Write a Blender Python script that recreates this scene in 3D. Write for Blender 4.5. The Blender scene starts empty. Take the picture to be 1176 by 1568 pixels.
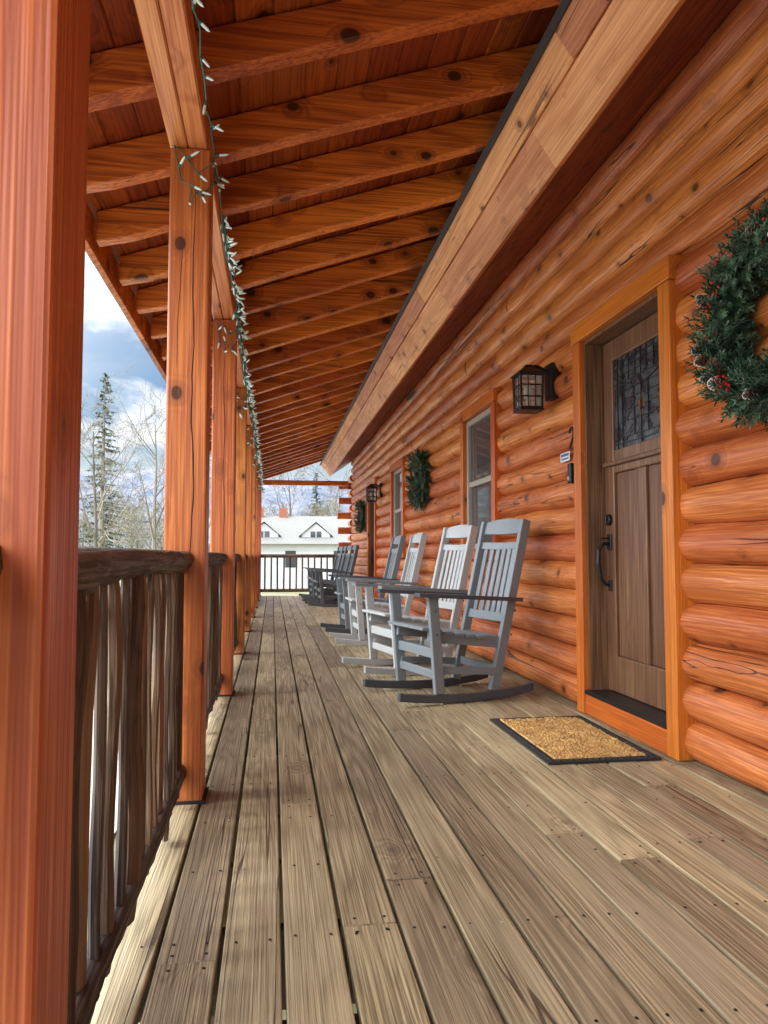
import bpy, math, random
from mathutils import Vector, Matrix, noise as mnoise
R=random.Random(7)
scene=bpy.context.scene
# ------------------------------------------------------------------ helpers
class MB:
    def __init__(s): s.v=[];s.f=[];s.m=[];s.r=[]
    def add(s,vs,fs,mat=0,rnd=None):
        if rnd is None: rnd=R.random()
        o=len(s.v); s.v+= [tuple(v) for v in vs]
        for f in fs:
            s.f.append([i+o for i in f]); s.m.append(mat); s.r.append(rnd)
    def box(s,x0,x1,y0,y1,z0,z1,mat=0,rnd=None,M=None):
        vs=[Vector((x,y,z)) for x in(x0,x1) for y in(y0,y1) for z in(z0,z1)]
        if M: vs=[M@v for v in vs]
        s.add(vs,[(0,1,3,2),(4,6,7,5),(0,4,5,1),(2,3,7,6),(0,2,6,4),(1,5,7,3)],mat,rnd)
    def extr(s,poly,y0,y1,mat=0,rnd=None):   # poly in XZ, extruded in Y
        n=len(poly)
        vs=[(p[0],y0,p[1]) for p in poly]+[(p[0],y1,p[1]) for p in poly]
        fs=[tuple(range(n)),tuple(range(2*n-1,n-1,-1))]+[(i,i+n,(i+1)%n+n,(i+1)%n) for i in range(n)]
        s.add(vs,fs,mat,rnd)
    def beam(s,p0,p1,w,t,mat=0,rnd=None,side=Vector((0,1,0))):
        p0=Vector(p0);p1=Vector(p1);d=(p1-p0).normalized()
        u=(side-d*side.dot(d)).normalized(); n=d.cross(u)
        vs=[]
        for p in(p0,p1):
            for a,b in((-1,-1),(1,-1),(1,1),(-1,1)):
                vs.append(p+u*(a*w/2)+n*(b*t/2))
        s.add(vs,[(3,2,1,0),(4,5,6,7),(0,1,5,4),(1,2,6,5),(2,3,7,6),(3,0,4,7)],mat,rnd)
    def tube(s,pts,rads,n=6,mat=0,rnd=None,cap=True,jit=0):
        pts=[Vector(p) for p in pts]; vs=[];fs=[]
        prev=None
        for i,p in enumerate(pts):
            d=(pts[min(i+1,len(pts)-1)]-pts[max(i-1,0)]).normalized()
            if prev is None:
                a=Vector((0,0,1)) if abs(d.z)<.9 else Vector((1,0,0))
                u=d.cross(a).normalized()
            else:
                u=(prev-d*prev.dot(d)).normalized()
            prev=u; w=d.cross(u)
            for k in range(n):
                an=2*math.pi*k/n; r=rads[i]*(1+(R.uniform(-jit,jit) if jit else 0))
                vs.append(p+u*(math.cos(an)*r)+w*(math.sin(an)*r))
        for i in range(len(pts)-1):
            for k in range(n):
                fs.append((i*n+k,i*n+(k+1)%n,(i+1)*n+(k+1)%n,(i+1)*n+k))
        if cap and n>2:
            fs.append(tuple(range(n-1,-1,-1))); o=(len(pts)-1)*n; fs.append(tuple(range(o,o+n)))
        s.add(vs,fs,mat,rnd)
    def build(s,name,mats,parent=None,bevel=0,smooth=False,seg=1):
        me=bpy.data.meshes.new(name); me.from_pydata(s.v,[],s.f)
        for m in mats: me.materials.append(m)
        me.polygons.foreach_set('material_index',s.m)
        a=me.attributes.new('rnd','FLOAT','FACE'); a.data.foreach_set('value',s.r)
        if smooth: me.polygons.foreach_set('use_smooth',[True]*len(s.f))
        me.update()
        ob=bpy.data.objects.new(name,me); scene.collection.objects.link(ob)
        if parent: ob.parent=parent
        if bevel:
            b=ob.modifiers.new('b','BEVEL'); b.width=bevel; b.segments=seg; b.limit_method='ANGLE'; b.angle_limit=math.radians(40)
        return ob
def empty(name,loc=(0,0,0),rz=0):
    e=bpy.data.objects.new(name,None); e.location=loc; e.rotation_euler=(0,0,rz); e.empty_display_size=.2
    scene.collection.objects.link(e); return e

class G:
    def __init__(s,nt): s.nt=nt
    def n(s,t,props=None,**ins):
        nd=s.nt.nodes.new(t)
        for k,v in (props or {}).items(): setattr(nd,k,v)
        for k,v in ins.items():
            key=int(k[1:]) if k[0]=='i' and k[1:].isdigit() else k.replace('_',' ')
            sock=nd.inputs[key]
            if isinstance(v,bpy.types.NodeSocket): s.nt.links.new(v,sock)
            else: sock.default_value=v
        return nd
    def m(s,op,a,b=0.0,c=None):
        kw=dict(i0=a,i1=b)
        if c is not None: kw['i2']=c
        return s.n('ShaderNodeMath',{'operation':op},**kw).outputs[0]
    def vm(s,op,a,b): return s.n('ShaderNodeVectorMath',{'operation':op},i0=a,i1=b).outputs[0]
    def noise(s,v,scale=1,detail=2,rough=.5,dist=0):
        return s.n('ShaderNodeTexNoise',None,Vector=v,Scale=scale,Detail=detail,Roughness=rough,Distortion=dist).outputs[0]
    def sm(s,v,a,b,lo=0.,hi=1.):
        nd=s.n('ShaderNodeMapRange',{'interpolation_type':'SMOOTHSTEP'},Value=v)
        nd.inputs[1].default_value=a;nd.inputs[2].default_value=b;nd.inputs[3].default_value=lo;nd.inputs[4].default_value=hi
        return nd.outputs[0]
    def mix(s,f,a,b,mode='MIX'):
        nd=s.nt.nodes.new('ShaderNodeMix'); nd.data_type='RGBA'; nd.blend_type=mode
        for i,v in((0,f),(6,a),(7,b)):
            if isinstance(v,bpy.types.NodeSocket): s.nt.links.new(v,nd.inputs[i])
            else: nd.inputs[i].default_value=(v if i==0 else (*v[:3],1))
        return nd.outputs[2]
def newmat(name):
    m=bpy.data.materials.new(name); m.use_nodes=True; nt=m.node_tree
    return m,G(nt),nt.nodes['Principled BSDF']
def L(g,b,sock,key): g.nt.links.new(sock,b.inputs[key])

# wood: latewood rings from contour lines of a stretched noise, pores, knots with bent rings, checks
def wood(name,dark,light,axis=1,knots=.6,rough=.5,contour=11,fine=1.,bump=.25,knotcol=(.05,.014,.006),check=0.,var=.35,blotch=None,blotchamt=0,kscale=4.5,cscale=6.,spec=.4,ca=.38,kr=.1,mott=.8,pores=130,lng=.09,bend=.25,cw=.006):
    m,g,b=newmat(name)
    tc=g.n('ShaderNodeTexCoord').outputs['Object']
    rn=g.n('ShaderNodeAttribute',{'attribute_name':'rnd'}).outputs['Fac']
    rv=g.n('ShaderNodeCombineXYZ',None,X=g.m('MULTIPLY',rn,13.1),Y=g.m('MULTIPLY',rn,27.7),Z=g.m('MULTIPLY',rn,19.3)).outputs[0]
    p=g.vm('ADD',tc,rv)
    def sc(a,l):
        v=[a,a,a]; v[axis]=l; return g.vm('MULTIPLY',p,tuple(v))
    vo=g.n('ShaderNodeTexVoronoi',None,Vector=sc(1.,.75),Scale=kscale,Randomness=1.)
    d=vo.outputs['Distance']; vc=g.n('ShaderNodeSeparateColor',None,Color=vo.outputs['Color'])
    on=g.m('GREATER_THAN',vc.outputs[0],1-knots)
    d=g.m('DIVIDE',d,g.m('ADD',.55,g.m('MULTIPLY',vc.outputs[1],.75)))
    halo=g.m('MULTIPLY',g.sm(d,.0,.42,1,0),on)
    n=g.noise(sc(cscale,cscale*lng),1,1,.4,0)
    n2=g.m('ADD',n,g.m('MULTIPLY',halo,bend))
    pp=g.m('MULTIPLY',g.m('PINGPONG',g.m('MULTIPLY',n2,contour),.5),2.)
    cont=g.m('POWER',pp,.5)
    fn=g.noise(sc(pores,2.2),1,1,.6)
    big=g.noise(sc(3.5,1.),1,2,.6)
    v=g.m('ADD',g.m('MULTIPLY',cont,ca),g.m('ADD',g.m('MULTIPLY',g.m('SUBTRACT',fn,.5),1.2*fine),g.m('MULTIPLY',g.m('SUBTRACT',big,.3),mott)))
    v=g.sm(v,.0,.85)
    col=g.mix(v,dark,light)
    if blotch:
        bn=g.sm(g.noise(sc(2.2,1.),1,3,.65),.42,.66)
        col=g.mix(g.m('MULTIPLY',bn,blotchamt),col,blotch)
    mask=g.m('MULTIPLY',g.sm(d,kr*.68,kr*.92,1,0),on)
    halo2=g.m('MULTIPLY',g.sm(d,kr*.8,kr*2.2,.6,0),on)
    col=g.mix(halo2,col,tuple(c*.7 for c in dark))
    col=g.mix(g.m('MULTIPLY',mask,.9),col,knotcol)
    hgt=fn
    if check>0:
        cn=g.noise(sc(15.,.28),1,1,.5)
        cm=g.m('MULTIPLY',g.sm(g.m('ABSOLUTE',g.m('SUBTRACT',cn,.5)),cw*.25,cw,1,0),g.sm(g.noise(sc(2.8,.7),1,0),.60-.2*check,.68-.2*check))
        cm=g.m('MULTIPLY',cm,min(1,check+.2))
        col=g.mix(cm,col,(.025,.009,.005))
        hgt=g.m('SUBTRACT',fn,g.m('MULTIPLY',cm,2.))
    br=g.n('ShaderNodeHueSaturation',None,Color=col,Value=g.m('ADD',g.m('MULTIPLY',rn,var),1-var/2),Hue=g.m('ADD',.5,g.m('MULTIPLY',g.m('SUBTRACT',rn,.5),.016)))
    L(g,b,br.outputs[0],'Base Color')
    L(g,b,g.m('ADD',rough,g.m('MULTIPLY',g.m('SUBTRACT',.5,v),.2)),'Roughness')
    b.inputs['Specular IOR Level'].default_value=spec
    bp=g.n('ShaderNodeBump',None,Height=hgt,Strength=bump,Distance=.004)
    L(g,b,bp.outputs[0],'Normal')
    return m
def plain(name,col,rough=.6,metal=0,var=.15,nscale=20,bump=0.1,spec=.5):
    m,g,b=newmat(name)
    tc=g.n('ShaderNodeTexCoord').outputs['Object']
    n=g.noise(tc,nscale,2,.6); rn=g.n('ShaderNodeAttribute',{'attribute_name':'rnd'}).outputs['Fac']
    f=g.m('ADD',g.m('MULTIPLY',n,var*1.6),g.m('ADD',g.m('MULTIPLY',rn,var),1-var*1.3))
    L(g,b,g.n('ShaderNodeHueSaturation',None,Color=(*col,1),Value=f).outputs[0],'Base Color')
    b.inputs['Roughness'].default_value=rough; b.inputs['Metallic'].default_value=metal; b.inputs['Specular IOR Level'].default_value=spec
    if bump: L(g,b,g.n('ShaderNodeBump',None,Height=n,Strength=bump,Distance=.003).outputs[0],'Normal')
    return m
# ------------------------------------------------------------------ materials
M_log =wood('log_stain',(.40,.095,.020),(.75,.26,.075),1,.8,.40,12,1.,.45,check=.75,kscale=6.6,var=.32,cscale=7,ca=.24,knotcol=(.085,.022,.009),kr=.17,spec=.5,lng=.06,cw=.010)
M_raft=wood('rafter_stain',(.27,.052,.008),(.68,.19,.028),0,.85,.42,11,1.1,.35,check=.5,kscale=5.6,var=.5,knotcol=(.035,.009,.004),kr=.19,lng=.06,mott=1.,cw=.008)
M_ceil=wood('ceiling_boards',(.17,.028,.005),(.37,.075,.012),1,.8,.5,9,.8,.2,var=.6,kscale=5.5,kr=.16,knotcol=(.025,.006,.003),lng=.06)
M_trimY=wood('fascia_wood',(.54,.21,.085),(.86,.44,.21),1,.85,.45,12,.8,.3,kscale=6.8,var=.34,check=.5,knotcol=(.12,.035,.014),kr=.17,ca=.26,lng=.05,cw=.007)
M_post=wood('post_stain',(.35,.085,.02),(.64,.205,.052),2,.65,.34,12,1.3,.35,check=.5,kscale=6.2,var=.12,ca=.2,kr=.16,mott=.55,lng=.05)
M_beam=wood('beam_stain',(.38,.10,.03),(.68,.27,.10),1,.7,.4,10,1.,.25,check=.4,var=.2,kscale=6,kr=.16,lng=.05)
M_case=wood('casing_stain',(.42,.095,.013),(.72,.20,.03),2,.7,.36,9,.9,.2,var=.15,kscale=6,kr=.15,ca=.22,lng=.05)
M_caseY=wood('casing_head_stain',(.42,.095,.013),(.72,.20,.03),1,.8,.36,9,.9,.2,var=.15,kscale=6,kr=.15,ca=.22,lng=.05)
M_deck=wood('weathered_deck',(.155,.115,.066),(.46,.365,.225),1,.3,.48,16,1.15,.5,knotcol=(.08,.048,.025),blotch=(.37,.30,.195),blotchamt=.45,check=.55,kscale=4.2,var=.5,cscale=8,ca=.34,kr=.10,mott=.5,pores=210,lng=.05,bend=.20,cw=.008)
M_rail=wood('bark_wood',(.020,.013,.009),(.11,.07,.045),2,.3,.65,8,1.6,.9,blotch=(.22,.13,.07),blotchamt=.6,check=.6,var=1.0)
M_railY=wood('bark_log',(.018,.012,.009),(.075,.052,.04),1,.3,.55,8,1.8,1.,blotch=(.11,.085,.07),blotchamt=.5,check=.8,var=.5)
M_door=wood('door_walnut',(.11,.050,.024),(.27,.145,.075),2,.1,.35,12,1.2,.15,var=.1,ca=.24,lng=.05)
M_dark=plain('dark_gap',(.012,.007,.005),.9)
M_black=plain('black_metal',(.014,.014,.015),.42,.3,.1)
M_flash=plain('dark_drip_edge',(.03,.03,.032),.5,.2)
M_roof=plain('shingles',(.09,.08,.075),.9,nscale=8)
M_frame=plain('window_frame',(.36,.32,.27),.5,bump=0)
M_came=plain('came',(.05,.045,.04),.35,.5,bump=0)
M_grey=plain('grey_poly_lumber',(.18,.21,.23),.42,var=.14,nscale=60,bump=.15)
M_greyd=plain('dark_grey_poly_lumber',(.06,.07,.08),.4,var=.12,nscale=60,bump=.15)
M_white=plain('pale_poly_lumber',(.42,.445,.445),.45,var=.12,nscale=60,bump=.15)
M_blk=plain('charcoal_poly_lumber',(.085,.095,.105),.4,var=.12,nscale=60)
M_wp=plain('white_siding',(.62,.63,.63),.7,bump=0)
M_rubber=plain('rubber',(.018,.018,.02),.75,nscale=150,bump=.6)
M_sign=plain('pale_sign',(.7,.7,.68),.5)
M_blue=plain('blue_print',(.05,.12,.3),.5)
M_red=plain('red_berry',(.45,.02,.015),.3)
M_cone=plain('pine_cone',(.12,.06,.03),.8)
M_frost=plain('frosted_tip',(.6,.62,.58),.8)
def leafmat(name,a,b_):
    m,g,b=newmat(name); rn=g.n('ShaderNodeAttribute',{'attribute_name':'rnd'}).outputs['Fac']
    L(g,b,g.mix(rn,a,b_),'Base Color'); b.inputs['Roughness'].default_value=.6; return m
M_needle=leafmat('needles',(.010,.036,.015),(.12,.22,.13))
M_pine=leafmat('pine_foliage',(.02,.04,.018),(.08,.11,.04))
M_bark=leafmat('bare_bark',(.10,.085,.065),(.28,.25,.19))
M_twig=leafmat('far_twigs',(.13,.12,.085),(.28,.26,.17))
m,g,b=newmat('glass_pane'); M_glass=m
b.inputs['Base Color'].default_value=(.06,.075,.08,1); b.inputs['Roughness'].default_value=.04; b.inputs['Specular IOR Level'].default_value=.9
m,g,b=newmat('lead_glass'); M_lead=m
tc=g.n('ShaderNodeTexCoord').outputs['Object']
vo=g.n('ShaderNodeTexNoise',None,Vector=tc,Scale=60.,Detail=2.)
L(g,b,g.mix(g.sm(g.noise(tc,16,3),.35,.65),(.015,.02,.03),(.08,.095,.105)),'Base Color'); b.inputs['Roughness'].default_value=.1
L(g,b,g.n('ShaderNodeBump',None,Height=vo.outputs[0],Strength=.5,Distance=.004).outputs[0],'Normal')
M_amber=plain('amber_glass',(.22,.11,.035),.15,bump=0)
m,g,b=newmat('lamp_glass'); M_lglass=m
b.inputs['Base Color'].default_value=(.75,.74,.7,1); b.inputs['Roughness'].default_value=.15; b.inputs['Transmission Weight'].default_value=.75; b.inputs['IOR'].default_value=1.1
m,g,b=newmat('bulb'); M_bulb=m
b.inputs['Base Color'].default_value=(.66,.86,.82,1); b.inputs['Roughness'].default_value=.1
M_wire=plain('green_wire',(.02,.12,.10),.45,bump=0)
m,g,b=newmat('coir'); M_coir=m
tc=g.n('ShaderNodeTexCoord').outputs['Object']
n1=g.noise(tc,90,3,.8); n2=g.noise(tc,14,3,.6)
L(g,b,g.mix(g.sm(g.m('ADD',g.m('MULTIPLY',n1,.7),g.m('MULTIPLY',n2,.4)),.35,.75),(.28,.14,.04),(.80,.50,.18)),'Base Color'); b.inputs['Roughness'].default_value=.95
L(g,b,g.n('ShaderNodeBump',None,Height=n1,Strength=1.,Distance=.01).outputs[0],'Normal')
m,g,b=newmat('grass'); M_grass=m
tc=g.n('ShaderNodeTexCoord').outputs['Object']
L(g,b,g.mix(g.sm(g.noise(tc,.25,6,.7),.35,.65),(.13,.14,.06),(.28,.25,.16)),'Base Color'); b.inputs['Roughness'].default_value=1
m,g,b=newmat('gravel'); M_gravel=m
tc=g.n('ShaderNodeTexCoord').outputs['Object']
L(g,b,g.mix(g.noise(tc,6,5,.8),(.30,.285,.26),(.50,.48,.44)),'Base Color'); b.inputs['Roughness'].default_value=1
m,g,b=newmat('hill_forest'); M_hill=m
tc=g.n('ShaderNodeTexCoord').outputs['Object']
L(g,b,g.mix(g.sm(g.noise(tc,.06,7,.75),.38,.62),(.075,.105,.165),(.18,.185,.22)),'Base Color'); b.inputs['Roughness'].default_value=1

# ------------------------------------------------------------------ cabin
H=2.244/13; WX=1.785; GX=1.858; Y0=-1.6; Y1=17.2; NH=13
cabin=empty('log_cabin')
door1=(3.10,4.20); win1=(5.82,6.92); win2=(10.1,11.2); door2=(12.9,13.98)
openings=[(*door1,0,NH),(*win1,5,NH),(*win2,5,NH),(*door2,0,NH)]
mb=MB()
for c in range(18):
    z0=c*H
    ivs=[]; y=Y0
    for o in openings:
        if o[2]<=c<o[3]: ivs.append((y,o[0])); y=o[1]
    ivs.append((y,Y1))
    for a,bb in ivs:
        cuts=[a]
        while bb-cuts[-1]>5.5: cuts.append(cuts[-1]+(R.uniform(6.4,9.5) if cuts[-1]<0 else R.uniform(3,4.8)))
        cuts.append(bb)
        for i in range(len(cuts)-1):
            ya=cuts[i]+(.0003 if i else 0); yb=cuts[i+1]-.0003
            n=max(2,int((yb-ya)/.10)); prof=12; vs=[];fs=[]; sd=R.uniform(0,100); rr=R.uniform(-.005,.005)
            for k in range(n+1):
                yy=ya+(yb-ya)*k/n
                for j in range(prof+1):
                    t=-1+2*j/prof
                    bl=(1-abs(t)**2.2)**.58
                    nx=mnoise.noise(Vector((yy*2.6,t*.9,c*5.1)))*.012+mnoise.noise(Vector((yy*8,t*2.5,sd+9)))*.005
                    nz=mnoise.noise(Vector((yy*1.6,c*3.7,3)))*.007*(1-t*t)
                    edge=mnoise.noise(Vector((yy*2.4,3.3,(c+(1 if t>0 else 0))*7.7)))*.010*abs(t)**3
                    vs.append((GX-(GX-WX+rr)*bl+nx*bl, yy, z0+H*.5+t*H*.497+nz+edge))
            for k in range(n):
                for j in range(prof):
                    q=k*(prof+1)+j; fs.append((q,q+prof+1,q+prof+2,q+1))
            mb.add(vs,fs)
mb.build('log_wall',[M_log],cabin,smooth=True)
mb=MB()
ys=[Y0]+[v for o in openings for v in o[:2]]+[Y1]
for i in range(0,len(ys),2): mb.box(GX+.003,2.05,ys[i],ys[i+1],-.3,3.3)
for o in openings:
    mb.box(GX+.003,2.05,o[0],o[1],o[3]*H,3.3)
    if o[2]>0: mb.box(GX+.003,2.05,o[0],o[1],-.3,o[2]*H)
mb.box(2.05,7,Y0,Y0+.1,-1.3,3.2,0); mb.box(2.05,7,Y1-.2,Y1,-1.3,3.2,0)
mb.build('wall_core',[M_dark],cabin)
mb=MB()
for c in range(16):
    z=c*H*1.0+H/2
    if c%2==0: mb.tube([(1.50+R.uniform(-.02,.02),Y1+.09,z),(1.95,Y1+.09,z)],[H*.47]*2,12,0)
    else: mb.tube([(1.83,Y1-.1,z),(1.83,Y1+.38,z)],[H*.47]*2,12,0)
for c in range(0,16):
    mb.tube([(1.95,Y1+.02,c*H+H/2),(7,Y1+.02,c*H+H/2)],[H*.5]*2,10,0)
mb.build('corner_logs',[M_log],cabin,smooth=False)
s=math.radians(34); sx,sz=math.sin(s),math.cos(s)
P=Vector((1.105,3.03))
def FP(t,o=0): return (P.x+sx*t+sz*o, P.y-sz*t+sx*o)
mb=MB()
yy=Y0-.3
while yy<17.6:
    ln=R.uniform(1.6,3.0); e=min(yy+ln,17.6); dd=R.uniform(-.002,.002)
    mb.extr([FP(0,dd),FP(.15,dd),FP(.15,.06),FP(0,.06)],yy,e-.002)
    yy=e
yy=Y0-.3
while yy<17.6:
    ln=R.uniform(2.0,3.4); e=min(yy+ln,17.6); dd=R.uniform(-.002,.002)
    mb.extr([FP(.153,.018+dd),FP(.362,.018+dd),FP(.362,.07),FP(.153,.07)],yy,e-.002)
    yy=e
mb.build('fascia',[M_trimY],cabin,bevel=.003)
mb=MB()
for i in range(6):
    mb.extr([FP(.352,.075+i*.14),FP(.352,.075+.137+i*.14),FP(.33,.075+.137+i*.14),FP(.33,.075+i*.14)],Y0-.3,17.6)
mb.build('soffit',[M_ceil],cabin)
mb=MB()
mb.extr([FP(-.012,-.02),FP(.02,-.02),FP(.02,-.004),FP(-.002,-.004),FP(-.002,6.),FP(-.03,6.),FP(-.012,0)],Y0-.35,17.65)
mb.build('drip_edge_roof',[M_flash],cabin)
def rb(x): return 2.66+.34*x
mb=MB()
y=2.60-8*.53
XR=1.45
while y<17.4:
    j=R.uniform(-.015,.015); w=R.uniform(.075,.09); dz=R.uniform(-.008,.008)
    N=14
    vs=[];fs=[]; sd=R.uniform(0,99)
    for k in range(N+1):
        xx=-.84+(XR+.84)*k/N
        b0=rb(xx)+dz+mnoise.noise(Vector((xx*1.6,sd,0)))*.012+(.02 if k==0 else 0)
        ya=y+j+mnoise.noise(Vector((xx*1.3,sd,4)))*.008
        vs+=[(xx,ya,b0),(xx,ya+w,b0+mnoise.noise(Vector((xx*3,sd,8)))*.003),(xx,ya+w,rb(xx)+.16),(xx,ya,rb(xx)+.16)]
    for k in range(N):
        for q in range(4): fs.append((k*4+q,k*4+(q+1)%4,k*4+4+(q+1)%4,k*4+4+q))
    fs+=[(3,2,1,0),(N*4,N*4+1,N*4+2,N*4+3)]
    mb.add(vs,fs)
    y+=.53
mb.build('porch_rafters',[M_raft],cabin,bevel=.007,seg=2)
mb=MB()
x=-.95
while x<1.7:
    x1=x+.134
    z0=rb(x)+.168; z1=rb(x1)+.168
    yy=Y0-.4
    while yy<17.5:
        e=min(17.5,yy+R.uniform(2.5,4.5))
        mb.extr([(x,z0+.009),(x+.007,z0),(x1-.007,z1),(x1,z1+.009),(x1,z1+.03),(x,z0+.03)],yy,e-.001)
        yy=e
    x=x1
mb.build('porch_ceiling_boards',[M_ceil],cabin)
mb=MB(); mb.extr([(-1.0,rb(-1)+.20),(2.3,rb(2.3)+.20),(2.3,rb(2.3)+.24),(-1.0,rb(-1)+.24)],Y0-.45,17.55); mb.build('porch_roofing',[M_roof],cabin)
mb=MB(); yy=Y0-.4
while yy<17.5:
    e=min(17.5,yy+3.6); mb.extr([(-.895,rb(-.89)-.005),(-.865,rb(-.865)-.005),(-.865,rb(-.865)+.16),(-.895,rb(-.895)+.16)],yy,e-.003); yy=e
mb.build('porch_eave_fascia',[M_raft],cabin,bevel=.003)
PY=[-1.2,.865,2.85,4.95,7.0,9.05,11.1,13.1,15.05,16.85]
PXR=-.245; PXL=-.395
mb=MB()
for i,py in enumerate(PY): mb.box(PXL,PXR,py,py+.15,.004,2.448,0)
mb.build('porch_posts',[M_post],cabin,bevel=.008,seg=2)
mb=MB()
def crack(f,u0,z0,z1,w,sd):
    n=26; vs=[]
    for k in range(n+1):
        t=k/n; z=z0+(z1-z0)*t
        u=u0+mnoise.noise(Vector((z*2.2,sd,0)))*.022+mnoise.noise(Vector((z*11,sd,5)))*.004
        ww=w*math.sin(math.pi*t)**.5*(.55+.6*abs(mnoise.noise(Vector((z*6,sd,2)))))+.0002
        vs+=[f(u-ww,z),f(u+ww,z)]
    mb.add(vs,[(2*k,2*k+1,2*k+3,2*k+2) for k in range(n)])
for i,py in enumerate(PY[1:6]):
    fr=lambda u,z,py=py:(u,py-.0006,z); sdf=lambda u,z,py=py:(PXR+.0006,py+u,z)
    if i==0: crack(sdf,.05,1.5,2.4,.0012,3); crack(fr,-.33,.1,.7,.001,5)
    if i==1: crack(fr,-.30,.80,2.34,.0032,1); crack(fr,-.355,1.6,2.1,.0012,2); crack(sdf,.07,.2,1.5,.002,9)
    if i>=2:
        crack(fr,-.32+R.uniform(-.03,.03),R.uniform(.3,1),R.uniform(1.6,2.4),.003,i*3.1); crack(sdf,.07,.4,2.,.002,i*5.)
mb.build('post_checks',[M_dark],cabin)
mb=MB()
cuts=[-1.9,2.93,7.07,11.17,17.1]
for i in range(4):
    mb.box(PXL-.003,-.331,cuts[i],cuts[i+1]-.003,2.45,2.575); mb.box(-.329,PXR-.012,cuts[i],cuts[i+1]-.003,2.452,2.575)
mb.build('porch_beam',[M_beam],cabin,bevel=.006)
mb=MB(); mb.box(PXR+.003,1.7,16.88,16.98,2.47,2.58); mb.build('tie_beam',[M_raft],cabin,bevel=.006)
mb=MB()
for py in PY: mb.box(PXL-.012,PXR+.012,py-.012,py+.162,.001,.012)
mb.build('post_shoes',[M_dark],cabin)

def door(y0,y1,name):
    e=empty(name); e.parent=cabin
    mb=MB(); cx0=1.757; cx1=GX+.04; top=2.244
    mb.box(cx0,cx1,y0,y0+.098,.004,top-.10)
    mb.box(cx0,cx1,y1-.098,y1,.004,top-.10)
    mb.build('casing_sides',[M_case],e,bevel=.005,seg=2)
    mb=MB(); mb.box(cx0-.006,cx1,y0-.012,y1+.012,top-.0975,top+.012)
    mb.box(cx0+.006,cx1,y0+.1,y1-.1,.004,.115)
    mb.build('casing_head_and_sill',[M_caseY],e,bevel=.005,seg=2)
    a=y0+.10;bb=y1-.10; zt=top-.10
    mb=MB()
    mb.box(cx0+.03,1.98,a,a+.022,.118,zt); mb.box(cx0+.03,1.98,bb-.022,bb,.118,zt); mb.box(cx0+.03,1.98,a+.022,bb-.022,zt-.022,zt-.002)
    mb.build('jambs',[M_door],e)
    mb=MB(); mb.box(cx0+.002,1.99,a+.003,bb-.003,.117,.14); mb.build('threshold',[M_black],e,bevel=.004)
    a+=.024;bb-=.024; z0=.143; z1=zt-.026; fx=1.892; st=.115
    mb=MB()
    mb.box(fx,fx+.045,a,a+st,z0,z1); mb.box(fx,fx+.045,bb-st,bb,z0,z1)
    for za,zb in((z0,z0+.20),(1.36,1.49),(z1-.12,z1)): mb.box(fx+.001,fx+.044,a+st,bb-st,za,zb)
    mid=(a+bb)/2
    mb.box(fx+.001,fx+.044,mid-.05,mid+.05,z0+.2,1.36)
    mb.box(fx+.018,fx+.032,a+st,mid-.05,z0+.2,1.36); mb.box(fx+.018,fx+.032,mid+.05,bb-st,z0+.2,1.36)
    mb.box(fx-.022,fx,a+.02,bb-.02,1.40,1.425)
    mb.build('slab',[M_door],e,bevel=.006,seg=2)
    mb=MB(); ga=a+st;gb=bb-st;g0=1.49;g1=z1-.12
    mb.box(fx+.015,fx+.03,ga,gb,g0,g1)
    cy_,cz_=mid,g0+(g1-g0)*.40
    for dy,dz_ in((0,.045),(0,-.045),(.026,0),(-.026,0)):
        mb.add([(fx+.0135,cy_+dy-.011,cz_+dz_-.02),(fx+.0135,cy_+dy+.011,cz_+dz_-.02),(fx+.0135,cy_+dy+.011,cz_+dz_+.02),(fx+.0135,cy_+dy-.011,cz_+dz_+.02)],[(0,1,2,3)],1)
    mb.build('leaded_glass',[M_lead,M_amber],e)
    mb=MB()
    def came(p,q,w=.0035): mb.beam((fx+.011,p[0],p[1]),(fx+.011,q[0],q[1]),.005,w,0,side=Vector((1,0,0)))
    W_=gb-ga;Hh=g1-g0
    def GP(u,v): return (ga+W_*u,g0+Hh*v)
    for f in(.07,.16,.84,.93): came(GP(f,0),GP(f,1))
    for f in(.05,.11,.72,.80,.88,.95): came(GP(0,f),GP(1,f))
    for f in (.28,.40,.5,.60,.72): came(GP(f,.72),GP(f,1))
    came(GP(.5,0),GP(.5,.72)); came(GP(.38,.11),GP(.38,.62)); came(GP(.62,.11),GP(.62,.62))
    for f in(.28,.40,.52,.62): came(GP(.16,f),GP(.84,f))
    prev=None
    for k in range(9):
        t=k/8; q=GP(.16+.68*t,.72-.10*math.sin(math.pi*t))
        if prev: came(prev,q)
        prev=q
    mb.build('lead_cames',[M_came],e)
    hy=bb-.06
    mb=MB()
    mb.tube([(fx-.02,hy,1.10),(fx,hy,1.10)],[.03,.034],16)
    mb.box(fx-.03,fx-.018,hy-.006,hy+.006,1.075,1.125)
    mb.box(fx-.010,fx,hy-.024,hy+.024,.93,1.02); mb.box(fx-.010,fx,hy-.018,hy+.018,.70,.76)
    hs=[(fx-.008,hy,.965),(fx-.045,hy,.965),(fx-.07,hy,.93),(fx-.074,hy,.85),(fx-.06,hy,.77),(fx-.03,hy,.735),(fx-.008,hy,.73)]
    mb.tube(hs,[.010,.011,.012,.013,.012,.010,.009],8)
    mb.box(fx-.060,fx-.008,hy-.014,hy+.014,.992,1.0)
    mb.build('door_handle',[M_black],e,bevel=.003)
door(*door1,'front_door'); door(*door2,'side_door')
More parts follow.
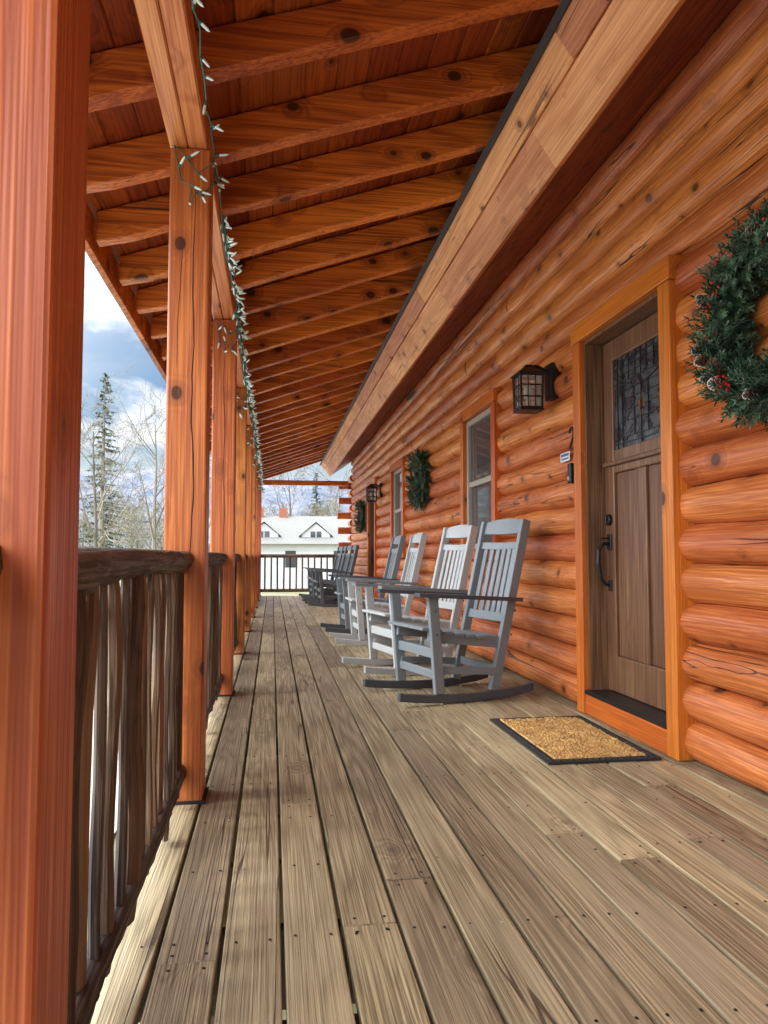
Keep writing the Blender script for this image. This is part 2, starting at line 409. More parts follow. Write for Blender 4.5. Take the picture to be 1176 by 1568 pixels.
def window(y0,y1,name):
    e=empty(name); e.parent=cabin
    zb=5*H; zt=2.244; cx=1.760
    mb=MB()
    mb.box(cx,GX+.03,y0,y0+.09,zb,zt-.095); mb.box(cx,GX+.03,y1-.09,y1,zb,zt-.095)
    mb.build('casing_sides',[M_case],e,bevel=.005)
    mb=MB(); mb.box(cx-.006,GX+.03,y0-.01,y1+.01,zt-.092,zt+.01); mb.box(cx-.006,GX+.03,y0+.09,y1-.09,zb,zb+.085)
    mb.build('casing_head_and_sill',[M_caseY],e,bevel=.005)
    a=y0+.092;b2=y1-.092;z0=zb+.09;z1=zt-.097;f=.05
    mb=MB(); fx=1.80
    mb.box(fx,fx+.06,a,a+f,z0,z1); mb.box(fx,fx+.06,b2-f,b2,z0,z1); mb.box(fx+.002,fx+.06,a+f,b2-f,z1-f,z1); mb.box(fx+.002,fx+.06,a+f,b2-f,z0,z0+f)
    zm=(z0+z1)/2; mb.box(fx+.01,fx+.06,a+f,b2-f,zm-.025,zm+.025)
    mb.build('sash',[M_frame],e,bevel=.004)
    mb=MB(); mb.box(fx+.035,fx+.04,a+f,b2-f,z0+f,zm-.025); mb.box(fx+.028,fx+.033,a+f,b2-f,zm+.025,z1-f); mb.build('panes',[M_glass],e)
window(*win1,'window_unit'); window(*win2,'window_unit')
# ------------------------------------------------------------------ deck
deck=empty('wooden_deck')
mb=MB(); X0=-.245-.1415; sc=MB()
x=X0
while x<1.84:
    yy=-1.8-R.uniform(0,2.5)
    while yy<16.95:
        e=min(16.95,yy+R.choice([3.65,4.2,4.87,3.2]))
        dz=R.uniform(-.002,.002); jx=R.uniform(-.0018,.0018)
        mb.box(x+jx,x+.1310+jx,max(yy,-1.8),e-.003,-.035+dz,dz)
        for ye in(yy+.03,e-.035):
            for dx in(.03,.105): sc.tube([(x+dx,ye,dz+.0002),(x+dx,ye,dz+.0012)],[.0045]*2,8)
        yy=e
    for k in range(0,22):
        ys=-.6+k*.406
        for dx in(.028,.103):
            if R.random()<.8: 
                xx=x+dx+R.uniform(-.005,.005); y_=ys+R.uniform(-.008,.008); sc.tube([(xx,y_,.0010),(xx,y_,.0025)],[.0038]*2,7,1 if R.random()<.2 else 0)
    x+=.1415
mb.build('boards',[M_deck],deck,bevel=.0035,seg=2)
sc.build('screws',[M_black,M_frame],deck)
mb=MB()
for k in range(47): mb.box(-.38,1.84,-1.7+k*.406,-1.66+k*.406,-.23,-.038)
mb.box(-.42,-.388,-1.8,16.97,-.25,-.004); mb.box(-.42,1.8,16.98,17.01,-.25,-.004)
for k in range(8): mb.box(-.38,-.24,-1.5+k*2.6,-1.36+k*2.6,-1.3,-.24)
mb.build('joists',[M_rail],deck)
# ------------------------------------------------------------------ railing
rail=empty('porch_railing')
RX=-.333
def log(mb,p0,p1,r,seg=.12,flat=1.):
    p0=Vector(p0);p1=Vector(p1);ln=(p1-p0).length;n=max(3,int(ln/seg)); sd=R.uniform(0,99)
    pts=[];rd=[]
    for i in range(n+1):
        t=i/n; p=p0.lerp(p1,t)
        p=p+Vector((mnoise.noise(Vector((t*ln*2,sd,0)))*.010,0,mnoise.noise(Vector((t*ln*2,sd,5)))*.010))
        pts.append(p); rd.append(r*(1+.16*mnoise.noise(Vector((t*ln*7,sd,9)))))
    o=len(mb.v); mb.tube(pts,rd,12,0,None,True,.08)
    if flat<1:   # split log: flattened top
        for i in range(o,len(mb.v)):
            v=mb.v[i]; 
            if v[2]>p0.z+r*flat: mb.v[i]=(v[0],v[1],p0.z+r*flat+(v[2]-p0.z-r*flat)*.3)
mr=MB(); bl=MB()
def section(y0,y1,near):
    log(mr,(RX,y0,.885),(RX,y1,.885),.045,.05 if near else .2,.55)
    log(mr,(RX,y0,.118),(RX,y1,.118),.034,.05 if near else .2)
    log(mr,(RX-.035,y0,.80),(RX-.035,y1,.80),.022,.1 if near else .3)
    n=int((y1-y0)/.108)
    for i in range(n):
        yc=y0+(i+.5)*(y1-y0)/n+R.uniform(-.012,.012)
        w=R.uniform(.026,.038); th=R.uniform(.011,.017); sd=R.uniform(0,99); m=10 if near else 3
        zb=R.uniform(.02,.09); zt=R.uniform(.84,.875); tw=R.uniform(-.35,.35)
        prof=[(-1,-.6),(-.5,-1),(.6,-.9),(1,-.2),(.7,.9),(-.3,1),(-.95,.5)]
        vs=[];fs=[]; q=len(prof)
        for k in range(m+1):
            t=k/m; cxx=RX+.006+mnoise.noise(Vector((t*2,sd,0)))*.014; cyy=yc+mnoise.noise(Vector((t*2,sd,7)))*.014
            ss=(1+.3*mnoise.noise(Vector((t*4,sd,3))))*(.75 if k in(0,m) else 1); ca_,sa_=math.cos(tw),math.sin(tw)
            for a,b_ in prof:
                u=a*w*ss*R.uniform(.95,1.05); v_=b_*th*ss
                vs.append((cxx+u*sa_+v_*ca_,cyy+u*ca_-v_*sa_,zb+(zt-zb)*t))
        for k in range(m):
            for j in range(q): fs.append((k*q+j,k*q+(j+1)%q,(k+1)*q+(j+1)%q,(k+1)*q+j))
        fs+=[tuple(range(q-1,-1,-1)),tuple(range(m*q,m*q+q))]
        bl.add(vs,fs)
for i in range(len(PY)-1): section(PY[i]+.15,PY[i+1],i<4)
mr.build('rail_logs',[M_railY],rail,smooth=True)
bl.build('balusters',[M_rail],rail)
er=empty('porch_railing')
mb=MB()
mb.tube([(PXR,16.92,.885),(1.75,16.92,.885)],[.04]*2,8); mb.tube([(PXR,16.92,.118),(1.75,16.92,.118)],[.035]*2,8)
for i in range(14): mb.tube([(PXR+.09+i*.138,16.92,.1),(PXR+.09+i*.138+R.uniform(-.01,.01),16.92,.87)],[.021]*2,6)
mb.build('rail_and_balusters',[M_rail],er)
# ------------------------------------------------------------------ string lights
mb=MB(); pts=[]
y=.9
def bulb(p,s_=1.):
    d=Vector((R.uniform(-.2,1),R.uniform(-1,.4),R.uniform(-1,.4))).normalized()
    p=Vector(p); q=p+d*.018*s_
    mb.tube([p,q],[.0048*s_,.0048*s_],6,0); mb.tube([q,q+d*.024*s_,q+d*.036*s_],[.0050*s_,.0046*s_,.0006],6,1)
while y<16.6:
    ph=(y%.45)/.45
    z=2.49-.06*math.sin(math.pi*ph)+R.uniform(-.02,.02)
    pts.append((PXR+.004+R.uniform(0,.012),y,z))
    near=min(PY,key=lambda q:abs(q+.07-y))
    if abs(near+.02-y)<.06 and near>0:
        fy=near-.008
        for q in [(PXR+.008,fy+.05,2.42),(PXR+.005,fy,2.38),(-.29,fy-.004,2.34),(-.33,fy-.005,2.40),(PXL+.02,fy-.006,2.44),(-.36,fy-.006,2.36),(-.35,fy-.006,2.30),(-.31,fy-.006,2.29),(-.32,fy-.006,2.22),(-.29,fy-.006,2.28),(PXR-.03,fy-.006,2.25),(PXR+.008,fy+.02,2.31),(PXR+.008,fy+.10,2.36),(PXR+.008,fy+.14,2.45)]:
            pts.append((q[0],q[1]-abs(R.uniform(0,.006)),q[2]+R.uniform(-.008,.008)))
        y=near+.2
    if y>3.2 and R.random()<.45:
        z2=z-R.uniform(.08,.24); pts.append((PXR+.02,y+.02,z2+.05)); pts.append((PXR+.035,y+.03,z2)); pts.append((PXR+.03,y+.05,z2+.06))
    y+=R.uniform(.05,.11)
mb.tube(pts,[.0030]*len(pts),4,0,.5)
for i,p in enumerate(pts):
    if i%5: bulb(p,1. if p[1]<4 else 1.15)
    if 3<p[1] and i%3==0: bulb(Vector(p)+Vector((.004,.02,-.01)),1.15)
mb.build('string_lights',[M_wire,M_bulb])
# ------------------------------------------------------------------ doormat
mat_=empty('doormat')
mx0,mx1,my0,my1=1.18,1.70,3.14,4.02
mb=MB(); bw=.045
mb.box(mx0,mx1,my0,my0+bw,.003,.012); mb.box(mx0,mx1,my1-bw,my1,.003,.012); mb.box(mx0,mx0+bw,my0+bw,my1-bw,.003,.012); mb.box(mx1-bw,mx1,my0+bw,my1-bw,.003,.012)
for k in range(30):
    for xx in(mx0+.022,mx1-.022):
        yk=my0+.02+k*.029; mb.tube([(xx,yk,.012),(xx,yk,.016)],[.010,.007],6)
for k in range(17):
    for yk in(my0+.022,my1-.022):
        xx=mx0+.03+k*.029; mb.tube([(xx,yk,.012),(xx,yk,.016)],[.010,.007],6)
mb.build('rubber_border',[M_rubber],mat_)
mb=MB(); nx,ny=60,100; vs=[];fs=[]
for i in range(nx+1):
    for j in range(ny+1):
        u=i/nx;v=j/ny; ed=min(u,1-u,v,1-v)<.001
        x=mx0+bw-.004+(mx1-mx0-2*bw+.008)*u+R.uniform(-.002,.002); y=my0+bw-.004+(my1-my0-2*bw+.008)*v+R.uniform(-.002,.002)
        vs.append((x,y,.004 if ed else .017+R.uniform(-.003,.003)+.006*mnoise.noise(Vector((x*14,y*14,0)))))
for i in range(nx):
    for j in range(ny):
        q=i*(ny+1)+j; fs.append((q,q+ny+1,q+ny+2,q+1))
mb.add(vs,fs); mb.build('coir_pile',[M_coir],mat_)
# ------------------------------------------------------------------ rocking chair
def chair(x,y,rot,mat,armmat,sc_=1.):
    e=empty('rocking_chair',(x,y,.001),math.radians(rot)); e.scale=(sc_,)*3
    mb=MB()
    zr=lambda q:.02+.15*(q-.02)**2+ (0 if q<.3 else .25*(q-.3)**2)
    for sy in(-.275,.275):
        n=20; vs=[];fs=[]
        for i in range(n+1):
            q=-.47+.94*i/n; z=zr(q)-.02
            for yy,zz in((-.019,0),(.019,0),(.019,.05),(-.019,.05)): vs.append((q,sy+yy,z+zz+.0))
        for i in range(n):
            for k in range(4): fs.append((i*4+k,i*4+(k+1)%4,i*4+4+(k+1)%4,i*4+4+k))
        fs+= [(3,2,1,0),(n*4,n*4+1,n*4+2,n*4+3)]
        mb.add(vs,fs,1)
        mb.beam((-.20,sy,.06),(-.245,sy,.645),.036,.065,0)
    mb.build('rockers_and_front_legs',[mat,armmat if armmat==M_greyd else mat],e,bevel=.004)
    mb=MB()
    foot=Vector((.20,0,.05)); top=Vector((.455,0,1.13))
    for sy in(-.245,.245):
        o=Vector((0,sy,0)); mb.beam(foot+o,top+o,.036,.062,0)
    def on(z): t=(z-.05)/1.08; return foot.lerp(top,t)
    bd=(top-foot).normalized(); nrm=Vector((-bd.z,0,bd.x))
    for z,hh in((1.085,.085),(.965,.05),(.50,.06)):
        c=on(z)
        n=8; vs=[];fs=[]
        for i in range(n+1):
            yy=-.226+.452*i/n; bow=-.02*(1-(yy/.226)**2)
            up=.028*(1-(yy/.226)**2) if z>1.05 else 0
            for a,b2 in((-.5,-.5),(.5,-.5),(.5,.5),(-.5,.5)):
                pz=c+bd*(b2*hh+(up if b2>0 else 0))+nrm*(a*.024+bow)*1.0
                vs.append((pz.x,yy,pz.z))
        for i in range(n):
            for k in range(4): fs.append((i*4+k,i*4+(k+1)%4,i*4+4+(k+1)%4,i*4+4+k))
        fs+= [(3,2,1,0),(n*4,n*4+1,n*4+2,n*4+3)]
        mb.add(vs,fs,0)
    for k in range(6):
        yy=-.178+k*.0712; bow=-.018*(1-(yy/.226)**2)
        o=Vector((0,yy,0))-nrm*(-bow)*1.0
        p0=on(.52)+o; p1=on(.945)+o
        mb.beam(p0,p1,.045,.016,0)
    mb.build('back_frame_and_slats',[mat],e,bevel=.003)
    mb=MB()
    for sy in(-.226,.226): mb.beam((-.25,sy,.405),(.27,sy,.345),.03,.07,0)
    for k in range(8):
        t=k/7; xx=-.275+.53*t; zz=.452-.075*t-.012*math.sin(t*math.pi)
        mb.beam((xx,-.262 if k<6 else -.21,zz),(xx,.262 if k<6 else .21,zz),.02,.060,0,side=Vector((0,0,1)))
    mb.beam((-.215,-.255,.30),(-.215,.255,.30),.03,.06,0,side=Vector((1,0,0)))
    mb.beam((-.208,-.255,.17),(-.208,.255,.17),.025,.05,0,side=Vector((1,0,0)))
    mb.beam((.235,-.22,.18),(.235,.22,.18),.025,.05,0,side=Vector((1,0,0)))
    for sy in(-.256,.256): mb.beam((-.21,sy,.20),(.23,sy,.17),.022,.045,0)
    mb.build('seat_and_stretchers',[mat],e,bevel=.003)
    mb=MB()
    for sy in(-.30,.30):
        poly=[(-.36,-.035),(-.375,.0),(-.36,.04),(-.2,.052),(.2,.035),(.38,.02),(.38,-.03),(.2,-.04),(-.2,-.045)]
        n=len(poly); vs=[]
        for dz in(0,.024):
            for px,py in poly:
                vs.append((px,sy+(py if sy>0 else -py),.650-.045*(px+.36)/.74+dz))
        fs=[tuple(range(n)),tuple(range(2*n-1,n-1,-1))]+[(i,i+n,(i+1)%n+n,(i+1)%n) for i in range(n)]
        mb.add(vs,fs,0)
    for sy in(-.275,.275):
        for px,pz in((-.235,.56),(-.225,.42),(.3,.40),(.33,.55)):
            o=.022 if sy>0 else -.022
            mb.tube([(px,sy+o,pz),(px,sy+o*1.2,pz)],[.008,.008],8)
    mb.build('arms',[armmat],e,bevel=.004)
chair(1.13,4.82,15,M_grey,M_greyd)
chair(1.08,5.9,12,M_white,M_grey)
chair(1.08,7.75,2,M_white,M_grey,.99)
chair(1.06,8.9,2,M_grey,M_greyd,.99)
for yy,r in((13.4,4),(14.2,8),(15.2,3),(16.1,7)): chair(1.05,yy,r,M_blk,M_blk,.95)
# ------------------------------------------------------------------ wreaths
def wreath(y,z,rad,seed,dense=1.):
    rr=random.Random(seed); mb=MB(); x0=WX-.075
    n=36
    ring=[(x0+.015,y+math.cos(2*math.pi*i/n)*rad*.72,z+math.sin(2*math.pi*i/n)*rad*.72) for i in range(n+1)]
    mb.tube(ring,[rad*.155]*(n+1),8,0,0.0,False)
    for i in range(int(620*dense)):
        a=rr.uniform(0,2*math.pi); b_=rr.uniform(-.35,1.35)*math.pi; tr=rad*.16
        ca,sa=math.cos(a),math.sin(a)
        out=Vector((-math.sin(b_),math.cos(b_)*ca,math.cos(b_)*sa))
        tang=Vector((0,-sa,ca))
        p=Vector((x0,y+ca*rad*.72,z+sa*rad*.72))+out*tr*rr.uniform(.4,1.)
        d=(out+tang*rr.uniform(-.2,1.2)+Vector([rr.uniform(-.35,.35) for _ in range(3)])).normalized()
        ln=rad*rr.uniform(.14,.27); sh=rr.random()**1.4
        u=d.orthogonal().normalized(); w=d.cross(u)
        for k in range(20):
            t=k/19; an=k*2.4; c=p+d*(ln*t); o=(u*math.cos(an)+w*math.sin(an))*.8+d*.75
            o.normalize(); l2=rad*.085*(1-.4*t); sd=d.cross(o).normalized()*.0040*(rad/.37)
            mb.add([c-sd,c+sd,c+o*l2+sd*.5,c+o*l2-sd*.5],[(0,1,2,3)],0,min(1,sh*.75+.25*rr.random()))
    for i in range(int(26*dense)):
        a=rr.uniform(0,6.283); off=rr.uniform(-.6,.6)*rad*.16
        c=Vector((x0-rad*.2,y+math.cos(a)*(rad*.72+off),z+math.sin(a)*(rad*.72+off)))
        for k in range(3):
            q=c+Vector([rr.uniform(-.018,.018) for _ in range(3)]); r_=.007
            mb.tube([q+Vector((0,0,-r_)),q+Vector((0,0,-r_*.6)),q,q+Vector((0,0,r_*.6)),q+Vector((0,0,r_))],[.001,r_*.8,r_,r_*.8,.001],7,1)
    for i in range(int(11*dense)):
        a=rr.uniform(0,6.283); c=Vector((x0-rad*.2,y+math.cos(a)*rad*.74,z+math.sin(a)*rad*.74))
        d=Vector((-1,rr.uniform(-.6,.6),rr.uniform(-.6,.6))).normalized(); u=d.orthogonal().normalized(); w=d.cross(u)
        for k in range(34):
            t=k/33; an=k*2.4; c2=c+d*(.05*t-.01); o=(u*math.cos(an)+w*math.sin(an)); l2=.024*math.sin(math.pi*(.25+.7*t)); sd=d.cross(o)*.008
            e1=c2+o*l2+d*.006
            mb.add([c2-sd*.5,c2+sd*.5,e1+sd,e1-sd],[(0,1,2,3)],2)
            mb.add([e1-sd,e1+sd,e1+sd*.7+o*.003+d*.002,e1-sd*.7+o*.003+d*.002],[(0,1,2,3)],3)
    mb.build('christmas_wreath',[M_needle,M_red,M_cone,M_frost])
wreath(2.36,1.74,.375,1,1.35); wreath(8.72,1.80,.36,2,.8); wreath(14.6,1.66,.33,3,.5)
# ------------------------------------------------------------------ lanterns
def lantern(y,z):
    e=empty('wall_lantern')
    mb=MB(); hw=.074; cx=WX-.155; zb=z-.15; zt=z+.07
    mb.box(WX-.022,WX+.03,y-.06,y+.06,z-.08,z+.15)
    mb.tube([(WX-.02,y,z+.10),(WX-.09,y,z+.135),(cx,y,z+.13)],[.012]*3,8)
    for a in(-1,1):
        for b_ in(-1,1):
            mb.beam((cx+a*hw*.92,y+b_*hw*.92,zb),(cx+a*hw,y+b_*hw,zt),.014,.014)
        for zz in(zb+.006,zb+.075,zb+.15,zt-.006):
            mb.beam((cx+a*hw*.97,y-hw,zz),(cx+a*hw*.97,y+hw,zz),.009,.009,side=Vector((1,0,0)))
            mb.beam((cx-hw,y+a*hw*.97,zz),(cx+hw,y+a*hw*.97,zz),.009,.009)
        for q in(-.33,.33):
            mb.beam((cx+a*hw*.96,y+q*hw,zb),(cx+a*hw*.98,y+q*hw,zt),.007,.007)
            mb.beam((cx+q*hw,y+a*hw*.96,zb),(cx+q*hw,y+a*hw*.98,zt),.007,.007)
    mb.box(cx-hw*1.05,cx+hw*1.05,y-hw*1.05,y+hw*1.05,zb-.014,zb)
    def fr(z0,z1,w0,w1):
        vs=[(cx+a*w,y+b_*w,zz) for zz,w in((z0,w0),(z1,w1)) for a,b_ in((-1,-1),(1,-1),(1,1),(-1,1))]
        mb.add(vs,[(3,2,1,0),(4,5,6,7),(0,1,5,4),(1,2,6,5),(2,3,7,6),(3,0,4,7)])
    fr(zt,zt+.012,hw*1.2,hw*1.2); fr(zt+.012,zt+.05,hw*1.1,hw*.5); fr(zt+.05,zt+.07,hw*.35,hw*.3)
    mb.build('frame',[M_black],e,bevel=.002)
    mb=MB(); mb.box(cx-hw*.86,cx+hw*.86,y-hw*.86,y+hw*.86,zb+.001,zt-.001); mb.build('glass',[M_lglass],e)
    mb=MB(); mb.tube([(cx,y,zb),(cx,y,zb+.06),(cx,y,zb+.08),(cx,y,zb+.11),(cx,y,zb+.15),(cx,y,zb+.165)],[.014,.014,.022,.032,.026,.004],10); mb.build('bulb',[M_sign],e,smooth=True)
lantern(4.62,1.99); lantern(12.4,1.95)
e=empty('doorbell'); mb=MB(); mb.box(WX-.035,WX+.01,4.235,4.285,1.33,1.45); mb.build('body',[M_black],e,bevel=.008,seg=2)
mb=MB(); mb.tube([(WX-.038,4.26,1.36),(WX-.034,4.26,1.36)],[.014]*2,14); mb.build('button',[M_frame],e)
e=empty('warning_sign'); mb=MB(); mb.box(WX-.012,WX-.008,4.30,4.44,1.475,1.53); mb.build('plate',[M_sign],e)
mb=MB(); mb.box(WX-.0135,WX-.0122,4.31,4.43,1.505,1.523)
for k in range(9): mb.box(WX-.0135,WX-.0122,4.312+k*.013,4.32+k*.013,1.485,1.497)
mb.build('print',[M_blue],e)
mb=MB(); cy,cz=4.262,1.60
uv=[(-.026,.03)]+[(-.026*math.cos(math.radians(a)),.03+.026*math.sin(math.radians(a))) for a in range(20,181,20)]
uv+=[(.02,.008),(-.026,-.05),(.03,-.05)]
pp=[(WX-.012,cy-u*1.2,cz+v*1.2) for u,v in uv]
mb.tube(pp,[.0065]*len(pp),6); mb.build('house_number',[M_black])
# ------------------------------------------------------------------ setting
mb=MB(); vs=[];fs=[]; n=60; S=900
GZ=-1.3
for i in range(n+1):
    for j in range(n+1):
        x=(i/n*2-1); y=(j/n*2-1); x=S*x*abs(x)**1.5; y=S*y*abs(y)**1.5
        d=math.hypot(x,y); vs.append((x,y,GZ+ (mnoise.noise(Vector((x*.02,y*.02,0)))*min(1.2,max(0,(d-40))*.02))))
for i in range(n):
    for j in range(n):
        q=i*(n+1)+j; fs.append((q,q+n+1,q+n+2,q+1))
mb.add(vs,fs); mb.build('ground',[M_grass],smooth=True)
mb=MB(); mb.add([(-12,-14,GZ+.03),(-1.2,-14,GZ+.03),(-1.2,18.5,GZ+.03),(9,18.5,GZ+.03),(9,30,GZ+.03),(-12,30,GZ+.03)],[(0,1,2,3,4,5)]); mb.build('bounce_gravel',[M_gravel])  # pale gravel area added to bounce light up to the porch ceiling
mb=MB(); vs=[];fs=[]; n=120
for i in range(n+1):
    a=math.radians(-75+150*i/n)
    for j,(rr_,hf) in enumerate(((330,0),(400,.55),(470,1.0),(620,.6),(800,0))):
        hh=(50+18*mnoise.noise(Vector((a*3.1,2,0)))+7*mnoise.noise(Vector((a*11,5,0)))+1.2*mnoise.noise(Vector((a*60,5,0))))*hf
        vs.append((math.sin(a)*rr_,math.cos(a)*rr_,GZ-1+hh))
for i in range(n):
    for j in range(4):
        q=i*5+j; fs.append((q,q+5,q+6,q+1))
mb.add(vs,fs); mb.build('hills',[M_hill],smooth=True)
def tree(mb,base,h,rr,levels=4,kids=(9,6,5,4),r0=None,mat=0,sides=(7,5,3,3,3),rmin=.009):
    def br(p,d,ln,r,lv):
        n=4 if lv==0 else (3 if lv<3 else 2)
        pts=[p];rd=[r]; dd=d.copy(); q=p.copy()
        for i in range(n):
            dd=(dd+Vector([rr.uniform(-.16,.16) for _ in range(3)])*(.6 if lv==0 else 1)+Vector((0,0,.06 if lv else 0))).normalized()
            q=q+dd*(ln/n); pts.append(q.copy()); rd.append(max(r*(1-.8*(i+1)/n),rmin*.7))
        mb.tube(pts,rd,sides[lv],mat,rr.random(),False)
        if lv<levels-1:
            for k in range(kids[lv]):
                t=(.22 if lv==0 else .15)+(.78 if lv==0 else .85)*(k+rr.random())/kids[lv]
                t=min(t,.98); f=t*n; i0=int(f); pos=pts[i0].lerp(pts[min(i0+1,n)],f-i0)
                ax=dd.orthogonal().normalized(); ax.rotate(Matrix.Rotation(rr.uniform(0,6.283),3,d))
                nd=(d*rr.uniform(.5,1.)+ax*rr.uniform(.5,.95)).normalized()
                br(pos,nd,ln*rr.uniform(.38,.6)*(1.15-.5*t),max(r*(1-.8*t)*.55,rmin),lv+1)
    br(Vector(base),Vector((0,0,1)),h*.85,r0 or h*.014,0)
TR=random.Random(11)
def place(name,x,y,h,lv=5,kids=(11,6,5,3),rmin=.008):
    mb=MB(); tree(mb,(x,y,GZ),h,TR,lv,kids,rmin=rmin); mb.build(name,[M_bark])
for (x,y,h) in [(-8.2,37,9.5),(-5.6,38,10.5),(-11.5,40,8.5),(-3.6,44,8.5),(-14.5,42,9)]:
    place('bare_tree',x,y,h)
place('bare_tree',2.2,78,12,4,(12,7,5),.02); place('bare_tree',7.5,82,11.5,4,(12,7,5),.02)
def pine(x,y,h,seed):
    rr=random.Random(seed); mb=MB()
    mb.tube([(x,y,GZ),(x,y,GZ+h*.5),(x,y,GZ+h)],[h*.016,h*.01,.01],7,1)
    n=int(h*13)
    for i in range(n):
        t=(i+rr.random())/n; z=GZ+h*(.1+.9*t); ln=h*.13*(1-t)**.8*rr.uniform(.5,1.15)+.15
        a=rr.uniform(0,6.283); d=Vector((math.cos(a),math.sin(a),-.12+.3*t))
        p=Vector((x,y,z)); mb.tube([p,p+d*ln],[.02,.006],3,1,cap=False)
        m=int(8+ln*24)
        for k in range(m):
            f=rr.uniform(.15,1); c=p+d*ln*f+Vector((0,0,-.1*f*f*ln)); s_=Vector((rr.uniform(-1,1),rr.uniform(-1,1),rr.uniform(-.7,.2))).normalized()
            l2=rr.uniform(.12,.3); w=s_.orthogonal().normalized()*.035
            mb.add([c-w,c+w,c+s_*l2],[(0,1,2)],0,rr.random()*(.3+.7*f))
    mb.build('pine_tree',[M_pine,M_bark])
pine(-9.9,46,13.0,3); pine(4.6,80,11,5)
mb=MB(); dr=random.Random(5)
for i in range(95):
    a=math.radians(dr.uniform(-26,9)); d=dr.uniform(68,110)
    tree(mb,(math.sin(a)*d,math.cos(a)*d,GZ),dr.uniform(5.5,9),dr,4,(9,6,3),sides=(4,3,3,3),rmin=.026)
mb.build('distant_trees',[M_twig])
wh=empty('white_house')
hx0,hx1,hy0,hy1=-4,14,50,58; ez=1.75; rz=3.7
mb=MB(); z=GZ
while z<ez-.02:
    mb.extr([(hx0,z),(hx1,z),(hx1,min(z+.2,ez)),(hx0,min(z+.2,ez))],hy0+(.0),hy1); z+=.2
for gx in(-.55,2.9):
    w=.95; g0=ez+.0
    mb.extr([(gx-w,g0-.2),(gx+w,g0-.2),(gx+w,g0+.55),(gx,g0+1.3),(gx-w,g0+.55)],hy0+.6,hy0+3.5)
mb.build('siding',[M_wp],wh)
rm=plain('grey_shingle',(.21,.21,.195),.9,nscale=5)
mb=MB(); ym=(hy0+hy1)/2
mb.add([(hx0-.4,hy0-.4,ez-.1),(hx1+.4,hy0-.4,ez-.1),(hx1+.4,ym,rz),(hx0-.4,ym,rz),(hx0-.4,hy1+.4,ez-.1),(hx1+.4,hy1+.4,ez-.1)],[(0,1,2,3),(3,2,5,4)])
for gx in(-.55,2.9):
    w=1.15; g0=ez+.4
    mb.add([(gx-w,hy0+.45,g0+.02),(gx,hy0+.45,g0+1.0),(gx+w,hy0+.45,g0+.02),(gx-w,ym,g0+.02),(gx,ym,g0+1.0),(gx+w,ym,g0+.02)],[(0,1,4,3),(1,2,5,4)])
mb.build('roof',[rm],wh)
mb=MB()
for gx in(-.55,2.9):
    for o in(-.36,.04): mb.box(gx+o,gx+o+.32,hy0+.57,hy0+.62,ez+.05,ez+.75)
for gx in(-3,1.2,4.4): mb.box(gx-.35,gx+.35,hy0-.03,hy0+.02,.1,1.2)
mb.build('windows',[M_glass],wh)
brick=plain('brick',(.36,.13,.08),.9,nscale=6)
mb=MB(); 
for gx in(-.9,.75): mb.box(gx-.28,gx+.28,ym-.3,ym+.3,rz-.6,rz+.55)
mb.build('chimneys',[brick],wh)
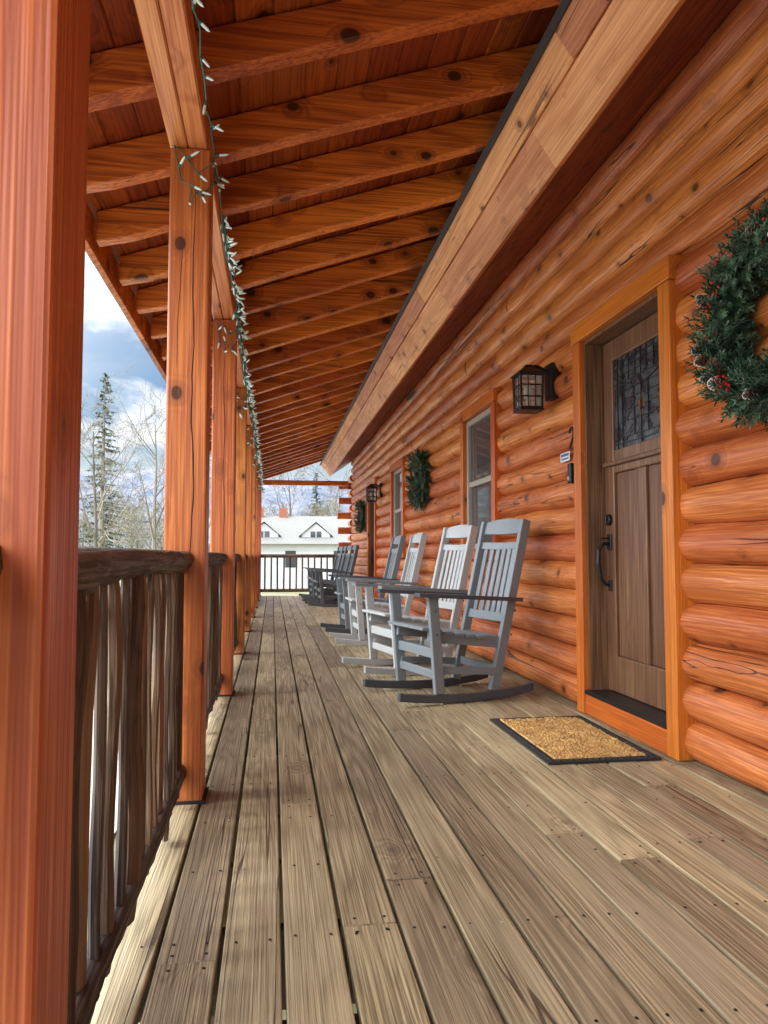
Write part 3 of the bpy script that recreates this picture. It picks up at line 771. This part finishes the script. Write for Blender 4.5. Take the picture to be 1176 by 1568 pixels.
# ------------------------------------------------------------------ camera, light, world
cam=bpy.data.cameras.new('camera'); co=bpy.data.objects.new('camera',cam); scene.collection.objects.link(co)
co.location=(0,0,.9); co.rotation_euler=(math.radians(93.3),0,math.radians(-8.46))
cam.sensor_fit='VERTICAL'; cam.sensor_height=36; cam.lens=26.4; cam.clip_start=.02; cam.clip_end=3000
scene.camera=co
el=math.radians(42); az=math.radians(266)
sd=Vector((math.sin(az)*math.cos(el),math.cos(az)*math.cos(el),math.sin(el)))
sun=bpy.data.lights.new('sun','SUN'); sun.energy=2.2; sun.angle=math.radians(14); sun.color=(1,.95,.86)
so=bpy.data.objects.new('sun',sun); scene.collection.objects.link(so); so.rotation_euler=(-sd).to_track_quat('-Z','Y').to_euler(); so.location=sd*30
w=bpy.data.worlds.new('World'); scene.world=w; w.use_nodes=True; g=G(w.node_tree); bg=w.node_tree.nodes['Background']
sky=g.n('ShaderNodeTexSky',{'sky_type':'NISHITA','sun_disc':False,'sun_elevation':el,'sun_rotation':az}).outputs[0]
sky=g.n('ShaderNodeHueSaturation',None,Color=sky,Saturation=1.35,Value=.9).outputs[0]
gen=g.n('ShaderNodeTexCoord').outputs['Generated']
sp=g.n('ShaderNodeSeparateXYZ',None,Vector=gen)
up=g.m('MAXIMUM',sp.outputs[2],0.)
zz=g.m('ADD',up,.12)
cv=g.n('ShaderNodeCombineXYZ',None,X=g.m('DIVIDE',sp.outputs[0],zz),Y=g.m('DIVIDE',sp.outputs[1],zz),Z=3.3).outputs[0]
cn=g.noise(cv,.9,6,.55,.3)
mask=g.m('MAXIMUM',g.sm(cn,.44,.60),g.sm(up,.04,.20,.8,0))
shade=g.sm(g.noise(cv,2.1,4,.6),.3,.7)
cc=g.mix(shade,(4.3,4.7,5.3),(6.3,6.35,6.4))
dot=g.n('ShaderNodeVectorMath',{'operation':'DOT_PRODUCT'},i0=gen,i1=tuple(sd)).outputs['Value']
lobe=g.m('MULTIPLY',g.sm(dot,.15,1.0),6.4)  # wide glow added around the sun, outside the view, for soft fill
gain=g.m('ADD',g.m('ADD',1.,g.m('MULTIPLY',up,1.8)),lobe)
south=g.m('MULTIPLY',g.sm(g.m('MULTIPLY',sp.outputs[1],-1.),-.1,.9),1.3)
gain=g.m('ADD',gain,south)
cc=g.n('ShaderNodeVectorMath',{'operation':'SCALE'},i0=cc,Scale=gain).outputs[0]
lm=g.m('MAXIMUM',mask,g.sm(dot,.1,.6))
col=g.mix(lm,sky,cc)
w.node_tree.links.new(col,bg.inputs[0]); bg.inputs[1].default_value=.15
scene.view_settings.view_transform='Standard'; scene.view_settings.look='None'; scene.view_settings.exposure=0; scene.view_settings.gamma=1
